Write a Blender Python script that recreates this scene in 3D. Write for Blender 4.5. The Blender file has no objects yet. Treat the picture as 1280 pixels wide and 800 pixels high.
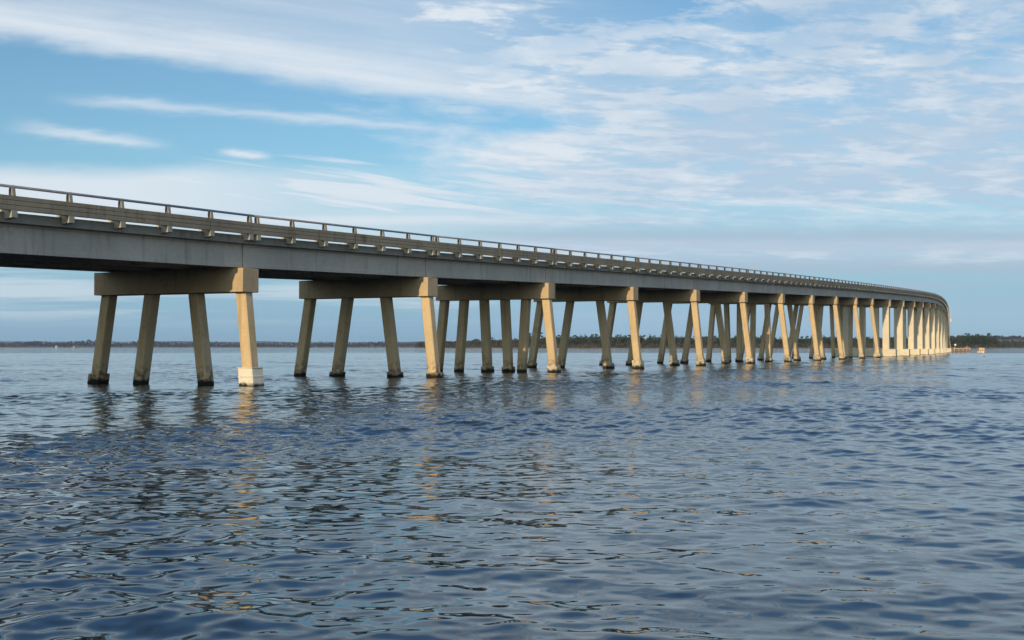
import bpy, bmesh, math, random
import numpy as np
from mathutils import Vector, Matrix, Quaternion

random.seed(7)
rng = np.random.default_rng(11)
S = bpy.context.scene
C = S.collection
R = math.radians

# ------------------------------------------------------------------ basics
def setup_view():
    v = S.view_settings
    v.view_transform = 'Standard'
    v.look = 'None'
    v.gamma = 1
    v.exposure = 0.0
    v.use_curve_mapping = False
    S.render.engine = 'CYCLES'
    S.cycles.max_bounces = 6
    S.cycles.diffuse_bounces = 3
    S.cycles.glossy_bounces = 3
    S.cycles.volume_bounces = 0
    S.cycles.caustics_reflective = False
    S.cycles.caustics_refractive = False
setup_view()

SUN_EL, SUN_BEAR = R(15), R(199.8)          # bearing clockwise from +Y
SUNV = Vector((math.sin(SUN_BEAR) * math.cos(SUN_EL), math.cos(SUN_BEAR) * math.cos(SUN_EL), math.sin(SUN_EL)))

# ------------------------------------------------------------------ node helpers
class V:
    """a float socket with arithmetic"""
    def __init__(self, nt, s): self.nt, self.s = nt, s
    def _m(self, op, *a):
        n = self.nt.nodes.new('ShaderNodeMath'); n.operation = op
        for i, q in enumerate((self,) + a):
            if isinstance(q, V): self.nt.links.new(q.s, n.inputs[i])
            else: n.inputs[i].default_value = q
        return V(self.nt, n.outputs[0])
    def __add__(self, o): return self._m('ADD', o)
    __radd__ = __add__
    def __sub__(self, o): return self._m('SUBTRACT', o)
    def __rsub__(self, o): return (self * -1.0) + o
    def __mul__(self, o): return self._m('MULTIPLY', o)
    __rmul__ = __mul__
    def __truediv__(self, o): return self._m('DIVIDE', o)
    def abs(self): return self._m('ABSOLUTE')
    def max(self, o): return self._m('MAXIMUM', o)
    def min(self, o): return self._m('MINIMUM', o)
    def clamp(self): return self.max(0.0).min(1.0)
    def step(self, a, b):
        """smoothstep from a to b (a may exceed b)"""
        n = self.nt.nodes.new('ShaderNodeMapRange'); n.interpolation_type = 'SMOOTHSTEP'
        flip = a > b
        n.inputs['From Min'].default_value = min(a, b); n.inputs['From Max'].default_value = max(a, b)
        n.inputs['To Min'].default_value = 1.0 if flip else 0.0
        n.inputs['To Max'].default_value = 0.0 if flip else 1.0
        self.nt.links.new(self.s, n.inputs['Value'])
        return V(self.nt, n.outputs['Result'])
    def bump(self, c, w):
        """gaussian bump round c"""
        d = (self - c) * (1.0 / w)
        return ((d * d) * -1.0)._m('EXPONENT')

def comb(nt, x, y, z=0.0):
    n = nt.nodes.new('ShaderNodeCombineXYZ')
    for i, q in enumerate((x, y, z)):
        if isinstance(q, V): nt.links.new(q.s, n.inputs[i])
        else: n.inputs[i].default_value = q
    return n.outputs[0]

def noise(nt, vec, scale=1.0, detail=4.0, rough=0.55, dist=0.0):
    n = nt.nodes.new('ShaderNodeTexNoise')
    n.inputs['Scale'].default_value = scale; n.inputs['Detail'].default_value = detail
    n.inputs['Roughness'].default_value = rough; n.inputs['Distortion'].default_value = dist
    nt.links.new(vec, n.inputs['Vector'])
    return V(nt, n.outputs[0])

def mixc(nt, f, a, b):
    n = nt.nodes.new('ShaderNodeMix'); n.data_type = 'RGBA'
    if isinstance(f, V): nt.links.new(f.s, n.inputs[0])
    else: n.inputs[0].default_value = f
    for q, k in ((a, 6), (b, 7)):
        if isinstance(q, (tuple, list)): n.inputs[k].default_value = (*q[:3], 1)
        else: nt.links.new(q, n.inputs[k])
    return n.outputs[2]

def mulc(nt, a, b):
    n = nt.nodes.new('ShaderNodeMix'); n.data_type = 'RGBA'; n.blend_type = 'MULTIPLY'
    n.inputs[0].default_value = 1.0
    for q, k in ((a, 6), (b, 7)):
        if isinstance(q, (tuple, list)): n.inputs[k].default_value = (*q[:3], 1)
        else: nt.links.new(q, n.inputs[k])
    return n.outputs[2]

def material(name):
    m = bpy.data.materials.new(name); m.use_nodes = True
    nt = m.node_tree
    return m, nt, nt.nodes['Principled BSDF']

def position(nt):
    g = nt.nodes.new('ShaderNodeNewGeometry')
    sp = nt.nodes.new('ShaderNodeSeparateXYZ'); nt.links.new(g.outputs['Position'], sp.inputs[0])
    return g.outputs['Position'], V(nt, sp.outputs[0]), V(nt, sp.outputs[1]), V(nt, sp.outputs[2])

def add_bump(nt, bs, h, strength, dist):
    b = nt.nodes.new('ShaderNodeBump'); b.inputs['Strength'].default_value = strength
    b.inputs['Distance'].default_value = dist
    nt.links.new(h.s, b.inputs['Height']); nt.links.new(b.outputs[0], bs.inputs['Normal'])

def concrete(name, c1, c2, stain, stain_amt=0.5, waterline=False, streak=0.5):
    m, nt, bs = material(name)
    P, x, y, z = position(nt)
    big = noise(nt, P, 0.45, 5, 0.6)
    fine = noise(nt, P, 6.0, 6, 0.7)
    st = noise(nt, comb(nt, x * 2.2, y * 2.2, z * 0.22), 1.0, 5, 0.65)
    f = (big * 0.6 + fine * 0.4).step(0.35, 0.65)
    col = mixc(nt, f, c1, c2)
    col = mixc(nt, (st.step(0.52, 0.74) * stain_amt) * (0.6 + 0.8 * fine), col, stain)
    blot = noise(nt, P, 1.3, 3, 0.5).step(0.60, 0.74)
    col = mixc(nt, blot * (0.45 * streak + 0.1), col, tuple(q * 0.55 for q in c1))
    slow = noise(nt, comb(nt, x * 0.11, y * 0.11, z * 0.05 + 9.0), 1.0, 2, 0.5)      # one pile or cap differs from the next
    col = mixc(nt, slow.step(0.50, 0.66) * 0.45, col, tuple(q * 0.74 for q in c2))
    rust = noise(nt, comb(nt, x * 5.0 + 20.0, y * 5.0, z * 0.30), 1.0, 4, 0.6).step(0.66, 0.76)
    col = mixc(nt, rust * (0.3 + 0.5 * streak), col, (c1[0] * 0.42, c1[1] * 0.33, c1[2] * 0.26))
    pore = noise(nt, P, 17.0, 3, 0.7).step(0.66, 0.74)
    col = mixc(nt, pore * 0.4, col, tuple(q * 0.4 for q in c1))
    if waterline:
        wz = z + (noise(nt, P, 2.6, 4, 0.6) - 0.5) * 0.45
        thin = waterline == 2
        if not thin: col = mixc(nt, wz.step(1.35, 0.30) * noise(nt, P, 3.5, 4, 0.65).step(0.40, 0.60) * 0.8, col, (0.075, 0.06, 0.045))
        col = mixc(nt, (wz.step(0.20, 0.02) if thin else wz.step(0.34, 0.14)), col, (0.012, 0.012, 0.010))
    nt.links.new(col, bs.inputs['Base Color'])
    bs.inputs['Roughness'].default_value = 0.85
    bs.inputs['Specular IOR Level'].default_value = 0.25
    add_bump(nt, bs, fine + big * 0.6, 0.35, 0.02)
    return m

def plain(name, col, rough=0.6, metal=0.0, var=0.15):
    m, nt, bs = material(name)
    P, x, y, z = position(nt)
    n = noise(nt, P, 3.0, 4, 0.6)
    c = mixc(nt, n.step(0.3, 0.7), tuple(q * (1 - var) for q in col), tuple(min(1, q * (1 + var)) for q in col))
    nt.links.new(c, bs.inputs['Base Color'])
    bs.inputs['Roughness'].default_value = rough; bs.inputs['Metallic'].default_value = metal
    return m

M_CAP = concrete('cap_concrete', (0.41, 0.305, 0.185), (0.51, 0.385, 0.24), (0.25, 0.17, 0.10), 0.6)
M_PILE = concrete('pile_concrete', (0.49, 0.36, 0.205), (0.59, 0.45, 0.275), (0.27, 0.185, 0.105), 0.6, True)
M_JACKET = concrete('jacket_concrete', (0.60, 0.55, 0.45), (0.72, 0.67, 0.56), (0.46, 0.40, 0.31), 0.3, 2)
M_PATCH = concrete('patched_concrete', (0.54, 0.44, 0.30), (0.64, 0.55, 0.40), (0.34, 0.26, 0.17), 0.5, True)
M_COLUMN = concrete('column_concrete', (0.60, 0.51, 0.37), (0.70, 0.61, 0.46), (0.34, 0.28, 0.20), 0.35, 2)
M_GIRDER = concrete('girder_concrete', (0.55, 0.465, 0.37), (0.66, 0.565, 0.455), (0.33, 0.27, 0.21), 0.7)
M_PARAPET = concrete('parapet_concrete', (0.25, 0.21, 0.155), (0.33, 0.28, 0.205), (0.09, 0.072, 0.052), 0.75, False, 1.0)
M_POST = concrete('post_concrete', (0.34, 0.305, 0.24), (0.42, 0.38, 0.30), (0.18, 0.155, 0.12), 0.6)
M_SLAB = concrete('slab_concrete', (0.33, 0.285, 0.225), (0.41, 0.36, 0.285), (0.18, 0.15, 0.115), 0.6)
M_RAIL = plain('rail_metal', (0.30, 0.31, 0.33), 0.45, 0.6)
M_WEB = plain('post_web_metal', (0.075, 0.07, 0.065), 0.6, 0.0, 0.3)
M_WHITE = plain('white_paint', (0.80, 0.80, 0.76), 0.5, 0, 0.06)
M_TIMBER = plain('weathered_timber', (0.20, 0.135, 0.085), 0.9, 0, 0.4)
M_TIMBER_PALE = plain('pale_timber', (0.42, 0.32, 0.22), 0.9, 0, 0.3)
M_HOUSE = plain('house_paint', (0.50, 0.50, 0.48), 0.6, 0, 0.08)
M_RED = plain('red_paint', (0.30, 0.11, 0.075), 0.5)
M_ROOF = plain('roof_shingle', (0.10, 0.095, 0.10), 0.9)
M_LENS = plain('lamp_lens', (0.75, 0.76, 0.72), 0.2)
M_STEEL = plain('galvanised_steel', (0.42, 0.43, 0.44), 0.5, 0.5)
M_TRUNK = plain('pine_bark', (0.10, 0.075, 0.055), 0.95, 0, 0.3)

# ------------------------------------------------------------------ mesh helpers
class MB:
    def __init__(self): self.v, self.f = [], []
    def poly(self, pts, faces):
        o = len(self.v); self.v += [tuple(p) for p in pts]; self.f += [tuple(i + o for i in q) for q in faces]
        return self
    def box(self, a, b):
        (x0, y0, z0), (x1, y1, z1) = a, b
        return self.poly([(x0, y0, z0), (x1, y0, z0), (x1, y1, z0), (x0, y1, z0), (x0, y0, z1), (x1, y0, z1), (x1, y1, z1), (x0, y1, z1)],
                         [(0, 3, 2, 1), (4, 5, 6, 7), (0, 1, 5, 4), (1, 2, 6, 5), (2, 3, 7, 6), (3, 0, 4, 7)])
    def loft(self, rings):
        n = len(rings[0]); pts = [p for r in rings for p in r]; fs = []
        for k in range(len(rings) - 1):
            for i in range(n):
                j = (i + 1) % n
                fs.append((k * n + i, k * n + j, (k + 1) * n + j, (k + 1) * n + i))
        fs.append(tuple(reversed(range(n)))); fs.append(tuple(range((len(rings) - 1) * n, len(rings) * n)))
        return self.poly(pts, fs)
    def extrude_x(self, prof, x0, x1):
        """closed profile of (y, z), counter-clockwise seen from +x"""
        return self.loft([[(x0, y, z) for y, z in prof], [(x1, y, z) for y, z in prof]])
    def tube(self, p, q, r0, r1=None, n=10):
        r1 = r0 if r1 is None else r1
        p, q = Vector(p), Vector(q); d = (q - p).normalized()
        a = d.orthogonal().normalized(); b = d.cross(a)
        ring = lambda c, r: [c + a * (r * math.cos(2 * math.pi * i / n)) + b * (r * math.sin(2 * math.pi * i / n)) for i in range(n)]
        return self.loft([ring(p, r0), ring(q, r1)])
    def mesh(self, name, mat, smooth=False, second=None, first_n=0):
        me = bpy.data.meshes.new(name); me.from_pydata(self.v, [], self.f); me.materials.append(mat)
        if smooth:
            me.polygons.foreach_set('use_smooth', [True] * len(me.polygons))
        if second:
            me.materials.append(second)
            for i in range(first_n, len(me.polygons)): me.polygons[i].material_index = 1
        me.update()
        return me
    def build(self, name, mat, parent=None, bevel=0.0, smooth=False):
        return link(name, self.mesh(name, mat, smooth), parent, bevel)

def link(name, me, parent=None, bevel=0.0):
    o = bpy.data.objects.new(name, me); C.objects.link(o)
    if parent: o.parent = parent
    if bevel:
        b = o.modifiers.new('edge', 'BEVEL'); b.width = bevel; b.segments = 2; b.limit_method = 'ANGLE'
    return o

def empty(name, parent=None, mat=None):
    o = bpy.data.objects.new(name, None); C.objects.link(o); o.empty_display_size = 0.5
    if parent: o.parent = parent
    if mat is not None: o.matrix_local = mat
    return o

def tag(o, label, cat, group=None):
    o['label'] = label; o['category'] = cat
    if group: o['group'] = group
    return o

def kind(o, k): o['kind'] = k; return o

def copy_tree(o, parent):
    c = o.copy(); C.objects.link(c); c.parent = parent
    for ch in list(o.children): copy_tree(ch, c)
    return c

# ------------------------------------------------------------------ the alignment of the bridge
DS = 0.5
B0, CURVE0, CURVE_LEN = R(26.19), 79.0, 384.0
CURV = R(6.69) / CURVE_LEN
def bearing(s): return B0 - CURV * min(max(s - CURVE0, 0), CURVE_LEN)
_x, _y = -13.155 + 0.625 * math.sin(B0), 60.54 + 0.625 * math.cos(B0)
LINE = {}
px, py = _x, _y
for i in range(0, 3200):
    LINE[i] = (px, py); b = bearing((i + 0.5) * DS); px += DS * math.sin(b); py += DS * math.cos(b)
def plan(s):
    if s <= 0: return _x + s * math.sin(B0), _y + s * math.cos(B0)
    i = int(s / DS); f = s / DS - i
    return LINE[i][0] * (1 - f) + LINE[i + 1][0] * f, LINE[i][1] * (1 - f) + LINE[i + 1][1] * f
G = 0.0272
def cap_z(s):
    """height of the top of a pier cap above the water"""
    if s < 0: z = 5.80 + 0.0185 * s
    elif s < 18: z = 5.80 + s * (G - 0.04 / 18)
    elif s < 300: z = 5.76 + G * s
    elif s < 450: t = s - 300; z = 5.76 + G * 300 + G * t - G * t * t / 150
    else: z = 5.76 + G * 300 - G * (s - 450)
    return max(z, 4.4)
def frame(s):
    b = bearing(s); x, y = plan(s)
    return Matrix.Translation((x, y, 0)) @ Matrix.Rotation(math.pi / 2 - b, 4, 'Z')

W = 9.72                                     # length of a cap, right end at y = 0, left end at y = W
SHORT, LONG = 18.0, 23.48
stations = [-54.0, -36.0, -18.0] + [SHORT * k for k in range(11)] + [180 + LONG * k for k in range(1, 17)]
while stations[-1] < 1290: stations.append(stations[-1] + SHORT)

bridge = empty('bridge')
tag(bridge, 'long concrete highway bridge crossing the water on rows of slanting piles', 'bridge')

# ---- piers on piles
def pile_ring(cx, cy, z, a, ch):
    h = a / 2; c = h - ch
    return [(cx + p, cy + q, z) for p, q in ((h, -c), (h, c), (c, h), (-c, h), (-h, c), (-h, -c), (-c, -h), (c, -h))]

def pile_mesh(y, lean, lx, top):
    """a square pile with worked-off arrises from the cap down into the river bed"""
    m = MB(); bot = -2.0; rings = []
    for z in (bot, top):
        t = top - z
        rings.append(pile_ring(lx * t, y - lean * t, z, 0.62, 0.055))
    return m.loft(rings)

def jacket_mesh(y, lean, lx, top, z1, a, steps):
    m = MB()
    zs = [(-1.0, a), (z1, a)] if steps == 1 else [(-1.0, a), (z1 * 0.47, a), (z1 * 0.47 + 0.03, a + 0.04), (z1 * 0.53, a + 0.04), (z1 * 0.53 + 0.02, a - 0.02), (z1 * 0.95, a - 0.02), (z1 * 0.95 + 0.02, a + 0.05), (z1, a + 0.05)]
    rings = []
    for z, w in zs:
        t = top - z
        rings.append(pile_ring(lx * t, y - lean * t, z, w, 0.035))
    return m.loft(rings)

CAP_H = 1.18
FOUR = [(0.42, 0.108), (3.42, 0.140), (6.32, -0.160), (9.24, -0.165)]
SIX = [(0.42, 0.11), (2.16, -0.065), (3.95, 0.055), (5.75, 0.055), (7.50, -0.085), (9.25, -0.11)]
SIX_B = [(0.42, 0.11), (2.16, 0.025), (3.95, -0.02), (5.75, -0.015), (7.50, 0.035), (9.25, -0.09)]
# which piles wear a repaired jacket at the water: station index -> {pile: (height, width, steps, material)}
JACKETS = {0: {0: (0.92, 0.90, 2, M_JACKET), 3: (0.52, 0.80, 1, M_PILE)},
           1: {0: (0.34, 0.78, 1, M_PILE), 1: (0.34, 0.80, 1, M_PILE), 2: (0.33, 0.78, 1, M_PILE)},
           2: {0: (0.55, 0.80, 1, M_PATCH), 2: (0.42, 0.80, 1, M_PILE), 3: (0.42, 0.80, 1, M_PILE)},
           3: {0: (0.75, 0.84, 1, M_PATCH), 1: (0.50, 0.84, 1, M_PATCH), 3: (0.5, 0.78, 1, M_PILE)},
           4: {0: (0.8, 0.84, 1, M_PATCH), 1: (0.6, 0.84, 1, M_PATCH), 2: (0.5, 0.8, 1, M_PILE), 3: (0.5, 0.8, 1, M_PILE)},
           5: {0: (0.7, 0.84, 1, M_PATCH), 1: (0.6, 0.80, 1, M_PATCH), 2: (0.5, 0.8, 1, M_PILE)},
           6: {0: (0.6, 0.84, 1, M_PATCH), 1: (0.5, 0.84, 1, M_PATCH), 3: (0.5, 0.8, 1, M_PILE)},
           7: {0: (0.6, 0.84, 1, M_PATCH), 1: (0.6, 0.84, 1, M_PATCH), 2: (0.5, 0.8, 1, M_PILE)},
           8: {0: (0.5, 0.82, 1, M_PATCH), 1: (0.5, 0.84, 1, M_PATCH)},
           9: {0: (0.7, 0.82, 1, M_PATCH), 1: (0.5, 0.84, 1, M_PATCH)},
           10: {0: (0.8, 0.82, 1, M_PATCH)}}

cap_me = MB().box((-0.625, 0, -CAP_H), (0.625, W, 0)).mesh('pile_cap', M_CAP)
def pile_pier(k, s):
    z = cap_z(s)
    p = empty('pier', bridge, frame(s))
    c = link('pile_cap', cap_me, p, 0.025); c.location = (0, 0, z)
    top = z - CAP_H
    if k in (6, 10): rows = SIX_B
    elif k in (2, -2): rows = SIX
    else: rows = FOUR
    f = 1.0 if k < 5 else 1.12
    for i, (y, lean) in enumerate(rows):
        if i == 0: lean = lean * f
        o = pile_mesh(y, lean, 0.0, top).build('pile', M_PILE, p)
        j = JACKETS.get(k, {}).get(i)
        if j:
            jacket_mesh(y, lean, 0.0, top, j[0], j[1], j[2]).build('pile_jacket', j[3], p, 0.015)

col_cap_me = MB().box((-0.7, 0, -1.38), (0.7, W, 0)).mesh('pile_cap', M_CAP)
foot_me = MB().box((-1.25, -1.0, -1.5), (1.25, W + 1.0, 1.5)).mesh('footing', M_COLUMN)
def column_pier(s):
    z = cap_z(s)
    p = empty('pier', bridge, frame(s))
    c = link('pile_cap', col_cap_me, p, 0.03); c.location = (0, 0, z)
    for y in (0.95, W - 0.95):
        MB().box((-0.56, y - 0.62, 1.5), (0.56, y + 0.62, z - 1.38)).build('column', M_COLUMN, p, 0.04)
    link('footing', foot_me, p, 0.04)

for i, s in enumerate(stations):
    k = i - 3
    if s < -40: continue
    if 11 <= k <= 26: column_pier(s)
    else: pile_pier(k, s)

# ---- spans
GH = 1.17
Z0 = 0.05
ZS = Z0 + GH                                  # underside of the slab
ZP0, ZP1 = ZS + 0.44, ZS + 1.0             # the parapet beam
ZR = 2.575                                    # the rail
def side(y, sgn):
    """outward coordinate -> local y on either edge of the deck"""
    return y if sgn < 0 else W - y
def ccw(prof, sgn): return prof if sgn < 0 else list(reversed(prof))

def span_parts(L, nbay):
    """part name -> list of meshes of one span of length L"""
    e = 0.03
    P = {'girder': [], 'deck_slab': [], 'parapet': [], 'railing': [], 'railing_post': []}
    for i in range(4):
        yc = 0.5 + 0.28 + i * (W - 1.56) / 3
        prof = [(yc - 0.28, Z0), (yc + 0.28, Z0), (yc + 0.28, Z0 + 0.20), (yc + 0.265, Z0 + 0.215), (yc + 0.265, ZS - 0.13), (yc + 0.30, ZS - 0.11), (yc + 0.30, ZS),
                (yc - 0.30, ZS), (yc - 0.30, ZS - 0.11), (yc - 0.265, ZS - 0.13), (yc - 0.265, Z0 + 0.215), (yc - 0.28, Z0 + 0.20)]
        P['girder'].append(MB().extrude_x(prof, 0.045, L - 0.045).mesh('girder', M_GIRDER))
    prof = [(0.12, ZS + 0.002), (W - 0.12, ZS + 0.002), (W - 0.12, ZS + 0.385), (W - 0.55, ZS + 0.385), (W - 0.60, ZS + 0.16), (W / 2, ZS + 0.24), (0.60, ZS + 0.16), (0.55, ZS + 0.385), (0.12, ZS + 0.385)]
    P['deck_slab'].append(MB().extrude_x(prof, e, L - e).mesh('deck_slab', M_SLAB))
    xs = [0.30 + (L - 0.60) * i / nbay for i in range(nbay + 1)]
    for sgn in (-1, 1):
        h = (ZP1 - ZP0) / 3; g = 0.014; d = 0.022
        prof = [(-0.30, ZP0), (-0.10, ZP0), (-0.10, ZP1)]
        prof += [(-0.30, ZP1)]
        for j in (2, 1):
            zz = ZP0 + h * j
            prof += [(-0.30, zz + g), (-0.30 + d, zz + g * 0.6), (-0.30 + d, zz - g * 0.6), (-0.30, zz - g)]
        prof = [(side(y, sgn), z) for y, z in ccw(prof, sgn)]
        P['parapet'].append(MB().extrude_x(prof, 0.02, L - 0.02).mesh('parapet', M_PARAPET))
        P['railing'].append(MB().tube((0.02, side(-0.2, sgn), ZR), (L - 0.02, side(-0.2, sgn), ZR), 0.057, n=12).mesh('railing', M_RAIL, True))
    for sgn in (-1, 1):
        for x in xs:
            m = MB()
            w = 0.15
            # bracket block under the beam, standing on the edge of the slab
            prof = [(-0.298, ZS + 0.155), (0.118, ZS + 0.115), (0.118, ZS + 0.388), (0.40, ZS + 0.388), (0.40, ZP0 + 0.25), (-0.09, ZP0 + 0.25), (-0.09, ZP0 - 0.002), (-0.298, ZP0 - 0.002)]
            m.extrude_x([(side(y, sgn), z) for y, z in ccw(prof, sgn)], x - w, x + w)
            # upper post, its outer face leaning inwards
            prof = [(-0.285, ZP1 + 0.001), (-0.245, ZP1 + 0.001), (-0.195, ZR + 0.06), (-0.235, ZR + 0.06)]
            m.extrude_x([(side(y, sgn), z) for y, z in ccw(prof, sgn)], x - 0.088, x + 0.088)
            nf = len(m.f)
            # dark metal web and inner flange of the cast post
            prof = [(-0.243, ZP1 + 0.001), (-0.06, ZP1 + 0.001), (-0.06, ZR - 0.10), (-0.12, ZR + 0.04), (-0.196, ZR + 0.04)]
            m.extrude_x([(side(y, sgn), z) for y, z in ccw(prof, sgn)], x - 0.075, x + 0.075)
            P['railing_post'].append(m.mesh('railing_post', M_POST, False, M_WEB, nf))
    return P

def far_mesh(P):
    bm = bmesh.new()
    for lst in P.values():
        for me in lst: bm.from_mesh(me)
    me = bpy.data.meshes.new('span'); bm.to_mesh(me); bm.free(); me.materials.append(M_GIRDER)
    return me

PS, PL = span_parts(SHORT, 6), span_parts(LONG, 8)
FAR_S, FAR_L = far_mesh(PS), far_mesh(PL)
proto = {}
for i in range(len(stations) - 1):
    s0, s1 = stations[i], stations[i + 1]
    a = Vector((*plan(s0), cap_z(s0))); b = Vector((*plan(s1), cap_z(s1)))
    t = (b - a).normalized(); l = Vector((-t.y, t.x, 0)).normalized(); u = t.cross(l)
    mat = Matrix(((t.x, l.x, u.x, a.x), (t.y, l.y, u.y, a.y), (t.z, l.z, u.z, a.z), (0, 0, 0, 1)))
    long_ = abs((s1 - s0) - LONG) < 0.1
    if i - 3 >= 20:
        o = link('span', FAR_L if long_ else FAR_S, bridge); o.matrix_local = mat
        continue
    if long_ not in proto:
        sp = empty('span', bridge)
        for nm, lst in (PL if long_ else PS).items():
            for me in lst:
                link(nm, me, sp, 0.012 if nm in ('parapet', 'railing_post') else 0.0)
        proto[long_] = sp
    else:
        sp = copy_tree(proto[long_], bridge)
    sp.matrix_local = mat

# a clearance lamp hung on the side of the bridge over the channel
sL = 405.0
x, y = plan(sL); bb = bearing(sL)
nl = empty('navigation_light', bridge, Matrix.Translation((x + 1.35 * math.cos(bb), y - 1.35 * math.sin(bb), 0)))
zz = cap_z(sL) - 3.2
MB().tube((0, 0, zz + 0.2), (0, 0, zz + 4.6), 0.07, n=8).build('hanger', M_STEEL, nl)
MB().tube((0, 0, zz + 4.4), (-1.5, 0.6, zz + 4.5), 0.05, n=8).build('arm', M_STEEL, nl)
MB().tube((0, 0, zz - 0.7), (0, 0, zz + 0.2), 0.24, 0.20, n=12).build('lens', M_LENS, nl, smooth=False)

# ------------------------------------------------------------------ things in the channel
def at(X, Z, z=0.0):
    return Vector((X, Z, z))

def fender(name, label, origin, ang, L, posts, high, mats):
    t = empty(name); t.location = origin; t.rotation_euler = (0, 0, ang)
    tag(t, label, 'fender', 'timber fenders beside the channel')
    for i in range(posts):
        x = L * i / (posts - 1)
        h = high + random.uniform(-0.25, 0.35)
        MB().tube((x, 0.2, -2), (x, 0.2 + random.uniform(-.05, .05), h), 0.17, 0.15, 9).build('timber_pile', mats[i % len(mats)], t)
    for j, z in enumerate((0.5, 1.5)):
        if z < high:
            MB().box((-0.2, -0.15, z - 0.14), (L + 0.2, 0.028, z + 0.14)).build('waling', M_TIMBER_PALE if j == 1 else M_TIMBER, t, 0.02)
    return t
fender('timber_fender', 'long low timber fender with pale top beam against the right end of the bridge', at(148.3, 417), R(12), 4.3, 9, 1.85, [M_TIMBER, M_TIMBER_PALE, M_TIMBER])
fender('timber_fender', 'short reddish timber fender standing just past the longer one', at(167.5, 458), R(8), 1.7, 4, 2.0, [M_RED, M_TIMBER_PALE])

d = empty('mooring_dolphin'); d.location = at(146.3 + 3.0, 395)
tag(d, 'squat pale concrete block on stubby piles standing alone in open water', 'mooring dolphin')
MB().box((-0.9, -0.9, 0.8), (0.9, 0.9, 1.70)).build('cap_block', M_PILE, d, 0.06)
for sx in (-0.62, 0.02, 0.62):
    for sy in (-0.62, 0.62):
        MB().tube((sx, sy, -2), (sx, sy, 0.798), 0.25, n=12).build('stub_pile', M_JACKET, d)
MB().box((-0.5, -0.06, 1.704), (0.5, 0.06, 1.85)).build('cleat', M_TIMBER, d, 0.02)

sg = empty('channel_sign'); sg.location = at(151.5, 424)
tag(sg, 'small white board on a post above the timber fender', 'sign')
MB().tube((0, 0, -2), (0, 0, 3.2), 0.09, n=8).build('post', M_TIMBER, sg)
MB().box((-0.3, -0.14, 2.45), (0.3, -0.092, 3.0)).build('board', M_WHITE, sg, 0.01)

bu = empty('crab_float'); bu.location = at(91.0, 239.0)
tag(bu, 'tiny reddish float bobbing alone on the water in front of the concrete block', 'float')
m = MB(); rings = []
for i in range(9):
    a = -math.pi / 2 + math.pi * (i + 0.5) / 9
    rings.append([(0.17 * math.cos(a) * math.cos(2 * math.pi * j / 14), 0.17 * math.cos(a) * math.sin(2 * math.pi * j / 14), 0.05 + 0.2 * math.sin(a)) for j in range(14)])
m.loft(rings).build('ball', M_RED, bu, smooth=True)
MB().tube((0, 0, 0.2), (0.03, 0, 0.38), 0.025, n=8).build('stick', M_TIMBER, bu)

# ------------------------------------------------------------------ far shores
def interp(x, tab):
    xs = [t[0] for t in tab]; ys = [t[1] for t in tab]
    return float(np.interp(x, xs, ys))
F = 1550.0
def pol(px_, Z):                              # direction measured in pixels of the photograph's width -> metres on the ground
    return (px_ - 640) / F * Z

def ground_material():
    m, nt, bs = material('shore_soil')
    P, x, y, z = position(nt)
    n = noise(nt, P, 0.02, 4, 0.6)
    c = mixc(nt, n.step(0.35, 0.65), (0.20, 0.16, 0.11), (0.34, 0.27, 0.17))
    c = mixc(nt, z.step(0.75, 1.1), c, (0.10, 0.085, 0.055))
    nt.links.new(c, bs.inputs['Base Color']); bs.inputs['Roughness'].default_value = 0.95
    return m
M_SOIL = ground_material()

NEAR = [(500, 2300), (545, 1750), (600, 1560), (700, 1470), (900, 1440), (1100, 1450), (1190, 1560), (1245, 1640), (1262, 2050), (1330, 2150), (1700, 2300), (2400, 2400)]
def shore(name, tab, x0, x1, prof, step=6):
    """a strip of land: prof gives (metres inland, height)"""
    m = MB(); xs = np.arange(x0, x1 + step, step); n = len(prof)
    pts = []
    for i, q in enumerate(xs):
        Z = interp(q, tab)
        for dz, h in prof:
            w = 5 * math.sin(q * 0.13) + 3 * math.sin(q * 0.31 + 1)
            hh = h * (1 + 0.16 * math.sin(q * 0.021 + dz * 0.01) + 0.10 * math.sin(q * 0.057 + 2)) if h > 0.5 else h
            ZZ = Z + dz + (w if h < 3 else 0)
            pts.append((pol(q, ZZ), ZZ, hh))
    fs = []
    for i in range(len(xs) - 1):
        for j in range(n - 1):
            fs.append((i * n + j, (i + 1) * n + j, (i + 1) * n + j + 1, i * n + j + 1))
    m.poly(pts, fs)
    return kind(m.build(name, M_SOIL, None, smooth=True), 'structure')
shore('shore', NEAR, 500, 2400, [(-12, -0.6), (0, 0.1), (10, 0.7), (22, 1.2), (300, 2.5), (900, 3.5)])
FARS = [(-1400, 3600), (-200, 4300), (0, 4500), (300, 4700), (560, 4700), (760, 4600)]
shore('far_shore', FARS, -1400, 760, [(-25, -0.6), (0, 0.3), (40, 2.0), (160, 5), (600, 9), (1500, 16), (2600, 30), (3400, 34)], 10)
HILLS = [(-1400, 6300), (560, 6300), (1180, 3300), (1320, 3300), (2400, 3300)]
shore('hills', HILLS, 1150, 2400, [(0, 0.3), (60, 6), (300, 24), (700, 30)], 10)

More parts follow.
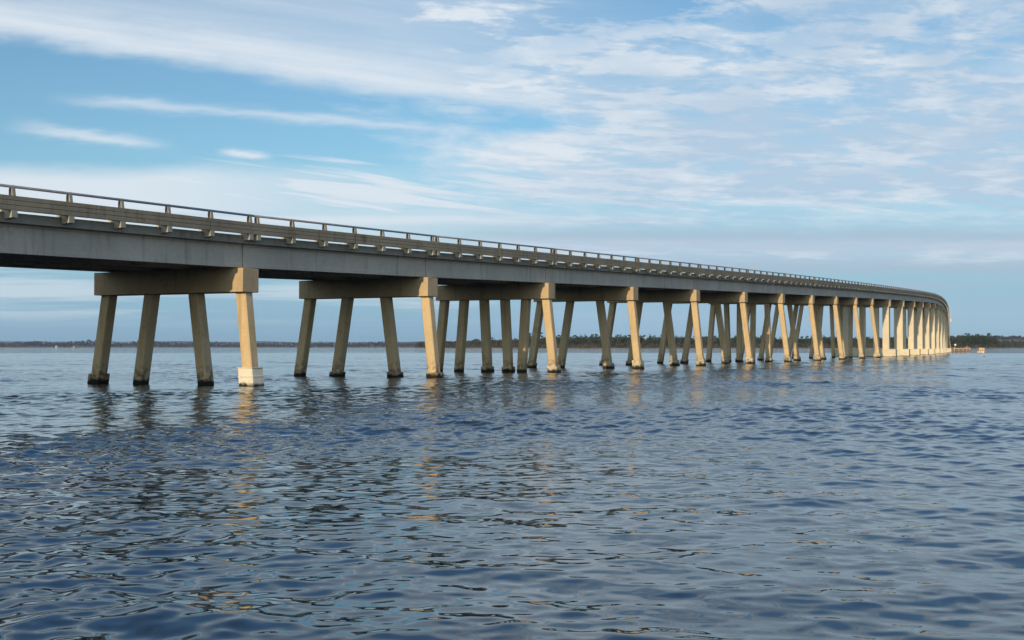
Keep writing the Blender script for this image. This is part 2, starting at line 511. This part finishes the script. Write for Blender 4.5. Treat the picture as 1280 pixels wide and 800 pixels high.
def leaf_material(name, c1, c2, c3, scale):
    m, nt, bs = material(name)
    P, x, y, z = position(nt)
    n = noise(nt, P, scale, 3, 0.6)
    n2 = noise(nt, P, scale * 4.3, 2, 0.6)
    c = mixc(nt, n.step(0.36, 0.62), c1, c2)
    c = mixc(nt, n2.step(0.5, 0.72) * 0.6, c, c3)
    nt.links.new(c, bs.inputs['Base Color']); bs.inputs['Roughness'].default_value = 0.9
    bs.inputs['Specular IOR Level'].default_value = 0.1
    return m
M_PINE = leaf_material('pine_needles', (0.018, 0.030, 0.013), (0.040, 0.054, 0.023), (0.070, 0.062, 0.036), 0.09)
M_BARE = leaf_material('bare_twigs', (0.085, 0.070, 0.052), (0.060, 0.052, 0.040), (0.045, 0.052, 0.030), 0.05)
M_FARWOOD = leaf_material('far_wood_leaves', (0.036, 0.028, 0.032), (0.068, 0.053, 0.048), (0.020, 0.027, 0.022), 0.012)

def leafy(verts, faces, centre, radii, n, size, r):
    """n small leaf clumps spread through an ellipsoid"""
    cx, cy, cz = centre
    for _ in range(n):
        d = r.normal(size=3); d /= np.linalg.norm(d) + 1e-9
        rad = r.uniform(0.35, 1.0) ** 0.6
        p = np.array([cx + d[0] * radii[0] * rad, cy + d[1] * radii[1] * rad, cz + d[2] * radii[2] * rad])
        a = r.normal(size=3); a /= np.linalg.norm(a); bq = np.cross(a, r.normal(size=3)); bq /= np.linalg.norm(bq)
        s = size * r.uniform(0.6, 1.35); o = len(verts)
        verts += [tuple(p - a * s), tuple(p + bq * s * 0.8), tuple(p + a * s * 0.9), tuple(p - bq * s * 0.7)]
        faces.append((o, o + 1, o + 2, o + 3))

def crown(verts, faces, x, y, z0, h, r, tall=False, leaf=0.62, dens=1.0):
    if tall:                                   # loblolly: bare stem, tufted flat crown
        for _ in range(5):
            leafy(verts, faces, (x + r.normal() * h * .07, y + r.normal() * h * .07, z0 + h * r.uniform(.66, .95)), (h * .12, h * .12, h * .055), int(26 * dens), leaf, r)
    else:
        w = h * r.uniform(.20, .30)
        for j in range(5):
            f = r.uniform(.30, .92)
            leafy(verts, faces, (x + r.normal() * w * .45, y + r.normal() * w * .45, z0 + h * f), (w * (1.15 - .65 * f), w * (1.15 - .65 * f), h * .13), int(26 * dens), leaf, r)
        leafy(verts, faces, (x, y, z0 + h * .88), (w * .35, w * .35, h * .13), int(18 * dens), leaf, r)

def stuff_wood(name, label, cat, mat, items, leaf, dens=1.0):
    v, f = [], []
    for (x, y, z0, h) in items: crown(v, f, x, y, z0, h, rng, False, leaf, dens)
    me = bpy.data.meshes.new(name); me.from_pydata(v, [], f); me.materials.append(mat); me.update()
    o = link(name, me); kind(o, 'stuff'); return tag(o, label, cat)

HT = [(520, 9), (560, 11), (640, 12), (700, 14.5), (800, 14), (900, 13), (1000, 12.5), (1190, 13), (1205, 16), (1222, 19), (1240, 16), (1252, 9.5), (1262, 12), (1300, 13), (2400, 15)]
pines, bare = [], []
for q in np.arange(520, 1500, 1.25):
    for row in range(4):
        qq = q + rng.uniform(-1, 1); Z = interp(qq, NEAR) + 24 + row * 13 + rng.uniform(-4, 4)
        h = interp(qq, HT) * (rng.uniform(0.55, 0.92) + 0.10 * math.sin(qq * 0.21 + row) * math.sin(qq * 0.077))
        dec = (qq < 660 and rng.random() < .6) or rng.random() < .18 or qq > 1246 and rng.random() < .5
        (bare if dec else pines).append((pol(qq, Z), Z, 1.0, (h + 1.2) * (0.85 if dec else 1)))
    qq = q + rng.uniform(-1, 1); Z = interp(qq, NEAR) + 18
    bare.append((pol(qq, Z), Z, 0.8, rng.uniform(3, 6)))
stuff_wood('pine_wood', 'dark pine wood lining the far shore behind the bridge piles', 'wood', M_PINE, pines, 0.75, 0.62)
stuff_wood('bare_thicket', 'brownish leafless undergrowth along the foot of the pine wood', 'thicket', M_BARE, bare, 0.7, 0.45)

farw = []
for q in np.arange(-500, 720, 1.6):
    for row, dz in enumerate((60, 330, 1500, 2600)):
        qq = q + rng.uniform(-2, 2); Z = interp(qq, FARS) + dz + rng.uniform(-60, 60)
        z0 = [2.0, 6.5, 16, 29][row]
        if row == 1 and qq < 60 and rng.random() < .7: continue        # open field on the slope
        farw.append((pol(qq, Z), Z, z0 - 1, (rng.uniform(10, 19), rng.uniform(6, 11), rng.uniform(5, 8), rng.uniform(4, 7))[row] * (0.75 + 0.5 * math.sin(qq * .043 + row) ** 2 + 0.3 * math.sin(qq * .013 + 2 * row))))
stuff_wood('far_wood', 'hazy purplish woods covering the low hills far off on the left', 'wood', M_FARWOOD, farw, 2.6, 0.4)
hillw = []
for q in np.arange(1160, 1600, 2.0):
    for dz in (250, 420, 600):
        Z = 3300 + dz; hillw.append((pol(q + rng.uniform(-2, 2), Z), Z, 22, rng.uniform(9, 14)))
stuff_wood('hill_wood', 'pale hazy wood seen over the gap between the right hand trees', 'wood', M_FARWOOD, hillw, 1.9, 0.5)

# single pines that stand out above the wood
def pine(h, tall, r):
    v, f = [], []
    crown(v, f, 0, 0, 0, h, r, tall, 0.6, 1.3)
    cm = bpy.data.meshes.new('crown'); cm.from_pydata(v, [], f); cm.materials.append(M_PINE); cm.update()
    t = MB()
    t.tube((0, 0, -1), (0, 0, h * .93), h * .016, h * .005, 7)
    for _ in range(6):
        a = r.uniform(0, 6.28); z = h * r.uniform(.6, .88)
        t.tube((0, 0, z), (math.cos(a) * h * .1, math.sin(a) * h * .1, z + h * .05), h * .005, h * .002, 5)
    return cm, t.mesh('trunk', M_TRUNK)
variants = [pine(18, i % 2 == 0, rng) for i in range(6)]
def stand(q, dz, h, label, var, group='pines rising above the far wood'):
    Z = interp(q, NEAR) + dz
    t = empty('pine_tree'); t.location = (pol(q, Z), Z, 1.2); t.rotation_euler = (0, 0, rng.uniform(0, 6.28)); h += 1.2
    t.scale = (h / 18,) * 3
    tag(t, label, 'pine tree', group)
    link('crown', variants[var][0], t); link('trunk', variants[var][1], t)
stand(661.5, 40, 17.5, 'lone tall pine seen left of the two highest crowns above the thin wood', 0)
stand(674.5, 40, 19.0, 'tallest thin pine on the low shore seen between piles of the third pier', 2)
stand(613, 50, 15.5, 'slim pine rising over the low brownish wood near the second pier', 4)
stand(1198.5, 45, 16.0, 'round topped dark pine just right of where the bridge ends', 1)
stand(1222.5, 60, 18.5, 'broad dark pine forming the highest point of the wood right of the bridge', 3)
stand(1228, 60, 17.0, 'second highest dark pine beside the peak of the wood right of the bridge', 5)
COMMON_R = 'dark pine of ordinary height in the wood right of the bridge end'
COMMON = 'dark pine of ordinary height in the crest of the wood behind the bridge'
for q in (548, 571, 686, 698, 711, 721, 731, 745, 758, 769, 788, 795, 818, 832, 851, 863, 875, 881, 899, 911, 933, 958, 982, 1009, 1022, 1040, 1203, 1211, 1236, 1243, 1266, 1275, 692, 704, 717, 725, 739, 752, 764, 776, 783, 803, 811, 825, 839, 846, 858, 868, 886, 893, 906, 917, 925, 943, 951, 966, 975, 988, 1003, 1015, 1030):
    stand(q + rng.uniform(-2, 2), rng.uniform(40, 75), interp(q, HT) * rng.uniform(0.98, 1.14), COMMON if q < 1100 else COMMON_R, int(rng.integers(0, 6)), 'crest pines of the far wood' if q < 1100 else 'pines in the wood right of the bridge')

# houses on the far left shore
def house(q, Z, w, h, label, ang):
    t = empty('house'); t.location = (pol(q, Z), Z, 2.2); t.rotation_euler = (0, 0, ang)
    tag(t, label, 'house', 'white houses on the far shore')
    MB().box((-w, -4, -1), (w, 4, h)).build('wall', M_HOUSE, t)
    MB().extrude_x([(-4.5, h - .15), (4.5, h - .15), (0, h + 3.0)], -w - .4, w + .4).build('roof', M_ROOF, t)
    for x in (-w * .5, w * .35):
        MB().box((x - .5, -4.06, h * .35), (x + .5, -4.003, h * .75)).build('window', M_ROOF, t)
    MB().box((-.5 + w * .75, -4.06, 0), (.5 + w * .75, -4.003, 2.1)).build('door', M_TIMBER, t)
house(71, 4510, 3.2, 4.2, 'bright white gabled house at the foot of the wooded far shore', R(62))
house(92.5, 4530, 2.6, 2.9, 'smaller white house further right along the far shore', R(5))

# ------------------------------------------------------------------ water
def water():
    r_in = np.geomspace(1.2, 5.0, 30)[:-1]
    fine = np.exp(np.arange(math.log(5.0), math.log(420.0), 0.0018))
    far = np.geomspace(420.0, 16000.0, 90)[1:]
    rad = np.concatenate([r_in, fine, far]); nr = len(rad)
    A = R(33)
    th = np.concatenate([np.linspace(-math.pi, -A, 60)[:-1], np.linspace(-A, A, 560), np.linspace(A, math.pi, 60)[1:-1]])
    na = len(th)
    X = rad[:, None] * np.sin(th)[None, :]; Y = rad[:, None] * np.cos(th)[None, :]
    Zz = np.zeros_like(X); DX = np.zeros_like(X); DY = np.zeros_like(X)
    g = np.random.default_rng(5)
    dr = np.gradient(rad)
    # slow patches where the wind bites harder
    patch = np.zeros_like(X)
    for _ in range(9):
        lam = g.uniform(6, 28); a = g.uniform(0, 2 * math.pi); k = 2 * math.pi / lam
        patch += np.sin(k * (X * math.cos(a) + Y * 1.0 * math.sin(a)) + g.uniform(0, 6.28))
    patch = np.clip(1.0 + 0.15 * patch, 0.45, 1.75)
    N = 110
    for i in range(N):
        lam = 0.14 * (3.2 / 0.14) ** ((i + g.uniform(0, 1)) / N)
        spread = R(35) if lam > 1.2 else R(80)
        a = R(-108) + g.normal() * spread            # heading, towards the camera and a little left
        k = 2 * math.pi / lam
        slope = 0.0205 * (min(1.0, (lam / 0.34) ** 0.9) if lam < 0.75 else (0.75 / lam) ** 0.60)
        amp = slope / k
        att = np.clip((lam / dr - 2.2) / 2.2, 0, 1)[:, None]
        if not att.any(): continue
        hi = int(np.nonzero(att[:, 0])[0].max()) + 1
        ph = k * (X[:hi] * math.cos(a) + Y[:hi] * math.sin(a)) + g.uniform(0, 6.28)
        w = amp * att[:hi] * patch[:hi]
        Zz[:hi] += w * np.sin(ph)
        q = 1.0 * w * np.cos(ph)
        DX[:hi] += q * math.cos(a); DY[:hi] += q * math.sin(a)
    co = np.stack([X + DX, Y + DY, Zz], -1).reshape(-1, 3)
    i = np.arange(nr - 1)[:, None]; j = np.arange(na)[None, :]; j2 = (j + 1) % na
    quads = np.stack([i * na + j + 0 * i, (i + 1) * na + j, (i + 1) * na + j2, i * na + j2 + 0 * i], -1).reshape(-1, 4)[:, ::-1]
    me = bpy.data.meshes.new('water')
    nv, nf = len(co), len(quads)
    me.vertices.add(nv); me.loops.add(nf * 4); me.polygons.add(nf)
    me.vertices.foreach_set('co', co.astype(np.float32).ravel())
    me.loops.foreach_set('vertex_index', quads.astype(np.int32).ravel())
    me.polygons.foreach_set('loop_start', np.arange(0, nf * 4, 4, dtype=np.int32))
    me.polygons.foreach_set('use_smooth', np.ones(nf, dtype=bool))
    me.update(calc_edges=True)
    m, nt, bs = material('river_water')
    P, x, y, z = position(nt)
    bs.inputs['Base Color'].default_value = (0.014, 0.025, 0.035, 1)
    bs.inputs['Roughness'].default_value = 0.03
    bs.inputs['IOR'].default_value = 1.333
    n1 = noise(nt, comb(nt, x, y * 1.25, 0.0), 3.2, 4, 0.55, 0.3)
    n2 = noise(nt, comb(nt, x * 0.8, y, 3.0), 0.55, 3, 0.6, 0.2)
    rough = noise(nt, comb(nt, x * 0.02, y * 0.05, 1.0), 1.0, 3, 0.6).step(0.35, 0.65) * 0.7 + 0.6     # gust patches
    n3 = noise(nt, comb(nt, x * 0.7, y, 6.0), 0.14, 4, 0.6, 0.2)
    add_bump(nt, bs, n1 * rough * (y.step(8.0, 40.0) * 0.014 + y.step(28.0, 65.0) * 0.024) + n2 * y.step(40.0, 140.0) * 0.10 + n3 * y.step(60.0, 220.0) * 0.22, 1.0, 1.0)
    me.materials.append(m)
    return kind(link('water', me), 'structure')
water()

# ------------------------------------------------------------------ air
def haze():
    m = bpy.data.materials.new('haze'); m.use_nodes = True
    nt = m.node_tree; nt.nodes.remove(nt.nodes['Principled BSDF'])
    v = nt.nodes.new('ShaderNodeVolumePrincipled')
    v.inputs['Color'].default_value = (0.62, 0.80, 1.0, 1)
    v.inputs['Density'].default_value = 0.00005
    v.inputs['Anisotropy'].default_value = 0.2
    nt.links.new(v.outputs[0], nt.nodes['Material Output'].inputs['Volume'])
    o = MB().box((-9000, -400, -4.0), (9000, 9000, 75)).build('haze', m)
    return kind(o, 'stuff')
haze()

# ------------------------------------------------------------------ sun, sky, clouds
sun = bpy.data.lights.new('sun', 'SUN'); sun.energy = 4.0; sun.angle = R(0.6); sun.color = (1.0, 0.80, 0.52)
so = bpy.data.objects.new('sun', sun); C.objects.link(so)
so.rotation_mode = 'QUATERNION'; so.rotation_quaternion = SUNV.to_track_quat('Z', 'Y')

def world():
    w = bpy.data.worlds.new('World'); S.world = w; w.use_nodes = True
    nt = w.node_tree; bg = nt.nodes['Background']
    sky = nt.nodes.new('ShaderNodeTexSky'); sky.sky_type = 'NISHITA'; sky.sun_disc = False
    sky.sun_elevation = SUN_EL; sky.sun_rotation = SUN_BEAR
    sky.air_density = 1.0; sky.dust_density = 0.6; sky.ozone_density = 2.0
    tc = nt.nodes.new('ShaderNodeTexCoord')
    sp = nt.nodes.new('ShaderNodeSeparateXYZ'); nt.links.new(tc.outputs['Generated'], sp.inputs[0])
    dx, dy, dz = (V(nt, o) for o in sp.outputs)
    az = dx._m('ARCTAN2', dy)                  # bearing from +Y
    X = (az * az * az * 0.333 + az) * F
    E = dz._m('ARCSINE') * F / (1.0 - (az * az * 0.5).min(0.25))   # elevation
    warp = noise(nt, comb(nt, X * 0.006, E * 0.02, 1.0), 1.0, 4, 0.6) - 0.5
    warp2 = noise(nt, comb(nt, X * 0.012, E * 0.055, 5.0), 1.0, 5, 0.6) - 0.5
    t = dz.max(0.0) + 0.055
    ux, uy = dx / t, dy / t                    # a flat cloud layer overhead
    ripple = noise(nt, comb(nt, ux * 1.6 + uy * 0.25, uy * 1.15 - ux * 0.5, 0.0), 1.6, 7, 0.60, 0.2)
    puff = noise(nt, comb(nt, ux * 0.9, uy * 1.5, 4.0), 0.9, 6, 0.6, 0.3)
    streak = noise(nt, comb(nt, X * 0.0045 + E * 0.006, E * 0.075 + X * 0.010, 2.0), 1.0, 5, 0.55, 0.2)
    # 1 broad soft band falling from the left to the middle
    d = E - (X * -0.1375 + 291.0) + warp * 34.0 + warp2 * 16.0
    band = d.step(-10.0, 20.0) * d.step(100.0, 18.0) * (0.50 + 0.75 * streak) * X.step(330.0, 0.0)
    veil = d.step(10.0, 60.0) * 0.50 * (0.4 + streak) * X.step(300.0, -100.0)
    # 2 thin streaks
    e1 = E - (X * -0.080 + 264.0) + warp2 * 22.0
    s1 = e1.bump(0.0, 6.5) * X.step(-600.0, -470.0) * X.step(40.0, -140.0) * (0.1 + 0.85 * streak)
    e2 = E - (X * -0.125 + 196.0) + warp2 * 24.0
    s2 = e2.bump(0.0, 7.0) * X.step(-650.0, -560.0) * X.step(-410.0, -480.0) * (0.15 + 1.0 * streak)
    e3 = E - 239.0 + (X + 334.0) * 0.07 + warp2 * 16.0
    s3 = e3.bump(0.0, 4.0) * (X + 334.0).abs().step(42.0, 10.0) * 0.9
    # 3 the low bank on the left, breaking into ripples
    b = E + warp * 22.0
    low = b.step(236.0, 206.0) * b.step(150.0, 172.0) * X.step(60.0, -520.0).max(streak.step(0.42, 0.60)) * 0.92
    rip = b.step(246.0, 228.0) * b.step(150.0, 185.0) * X.step(-470.0, -380.0) * streak.step(0.46, 0.66) * 0.85
    # 4 the wide grey white bank on the right
    fine = noise(nt, comb(nt, ux * 1.7 + uy * 0.4, uy * 2.4 - ux * 0.7, 7.0), 2.4, 6, 0.62, 0.2)
    f = X + (E - 220.0) * 0.28 + warp * 210.0 + (ripple - 0.5) * 260.0
    right = f.step(-190.0, 70.0) * b.step(160.0, 196.0)
    right = right * (0.62 + 0.34 * ripple.step(0.36, 0.60) + 0.28 * fine.step(0.38, 0.60))
    hx = (X - 150.0) * 0.0105; hy = (E - 424.0) * 0.032
    hole = (((hx * hx + hy * hy) * -1.0)._m('EXPONENT')) * 1.5
    hx = (X - 40.0) * 0.014; hy = (E - 279.0) * 0.075
    hole2 = (((hx * hx + hy * hy) * -1.0)._m('EXPONENT')) * 0.7
    cut = (E.step(230.0, 400.0) * fine.step(0.58, 0.40) * 0.42).max(E.step(350.0, 430.0) * ripple.step(0.55, 0.38) * 0.55)
    right = (right - hole * (0.65 + ripple * 0.6) - hole2 - cut).clamp()
    # 5 level bands near the horizon
    h = E + warp * 14.0
    l1 = h.bump(158.0, 11.0) * X.step(420.0, 160.0) * 0.85
    l2 = h.step(82.0, 104.0) * h.step(172.0, 132.0) * X.step(-260.0, 60.0) * 0.85
    l2b = h.step(100.0, 120.0) * h.step(190.0, 165.0) * 0.55
    l3 = h.bump(126.0, 7.0) * X.step(-80.0, 160.0) * (0.4 + streak)
    l4 = h.bump(184.0, 6.0) * X.step(-120.0, 60.0) * X.step(340.0, 260.0) * 0.55
    mask = band.max(veil).max(s1).max(s2).max(s3).max(low).max(rip).max(right).max(l1).max(l2).max(l2b).max(l4)
    lay = noise(nt, comb(nt, X * 0.0022, E * 0.05, 8.0), 1.0, 4, 0.55, 0.2)
    mask = mask.max(h.step(15.0, 60.0) * h.step(180.0, 140.0) * lay.step(0.44, 0.62) * 0.55)
    over = E.step(450.0, 620.0)
    mask = (mask * (1.0 - over) + over * puff.step(0.44, 0.70) * 0.6).clamp()
    # colours (radiance before the 0.1 strength of the background)
    WHITE, GREY, BLUEGREY = (7.4, 8.1, 8.8), (4.7, 6.1, 7.6), (4.15, 5.25, 6.5)
    shade = (ripple * 0.55 + puff * 0.35 + warp * 0.8)
    grey = (shade.step(0.64, 0.36) * X.step(-150.0, 300.0) * 0.75 + fine.step(0.58, 0.42) * X.step(-200.0, 100.0) * 0.38 + X.step(60.0, 420.0) * 0.15).clamp()
    cc = mixc(nt, grey, WHITE, GREY)
    cc = mixc(nt, (h.bump(140.0, 11.0) * X.step(-200.0, 60.0) * 0.9).clamp(), cc, BLUEGREY)
    cc = mixc(nt, (h.step(120.0, 95.0) * X.step(-100.0, 200.0)).clamp(), cc, BLUEGREY)
    cc = mixc(nt, l3.clamp() * 0.8, cc, (5.2, 6.0, 7.4))
    tint = mulc(nt, sky.outputs[0], mixc(nt, E.step(430.0, 800.0), (0.86, 1.13, 1.24), (1.22, 1.66, 2.1)))
    base = mixc(nt, E.step(250.0, 60.0) * 0.75, tint, (2.55, 4.6, 6.6))
    base = mixc(nt, h.step(95.0, 0.0) * 0.75, base, (2.7, 4.5, 6.2))
    base = mixc(nt, E.step(100.0, 30.0) * X.step(-150.0, 150.0) * 0.75, base, (3.7, 5.6, 7.2))
    base = mixc(nt, E.step(80.0, 10.0) * X.step(150.0, 560.0) * 0.8, base, (3.7, 5.6, 6.9))
    col = mixc(nt, mask, base, cc)
    # the sky round the low sun, behind the camera, is brighter and warmer
    prox = (dx * SUNV.x + dy * SUNV.y + dz * SUNV.z).step(0.0, 1.0)
    col = mulc(nt, col, mixc(nt, prox, (1, 1, 1), (1.85, 1.5, 1.1)))
    nt.links.new(col, bg.inputs['Color']); bg.inputs['Strength'].default_value = 0.1
world()

# ------------------------------------------------------------------ camera
cam = bpy.data.cameras.new('camera'); co = bpy.data.objects.new('camera', cam); C.objects.link(co)
cam.sensor_width = 36.0; cam.lens = 36.0 * F / 1280.0
cam.clip_start = 0.1; cam.clip_end = 40000
co.location = (0, 0, 1.91)
co.rotation_euler = (math.pi / 2 + math.atan(34 / F), 0, 0)
S.camera = co
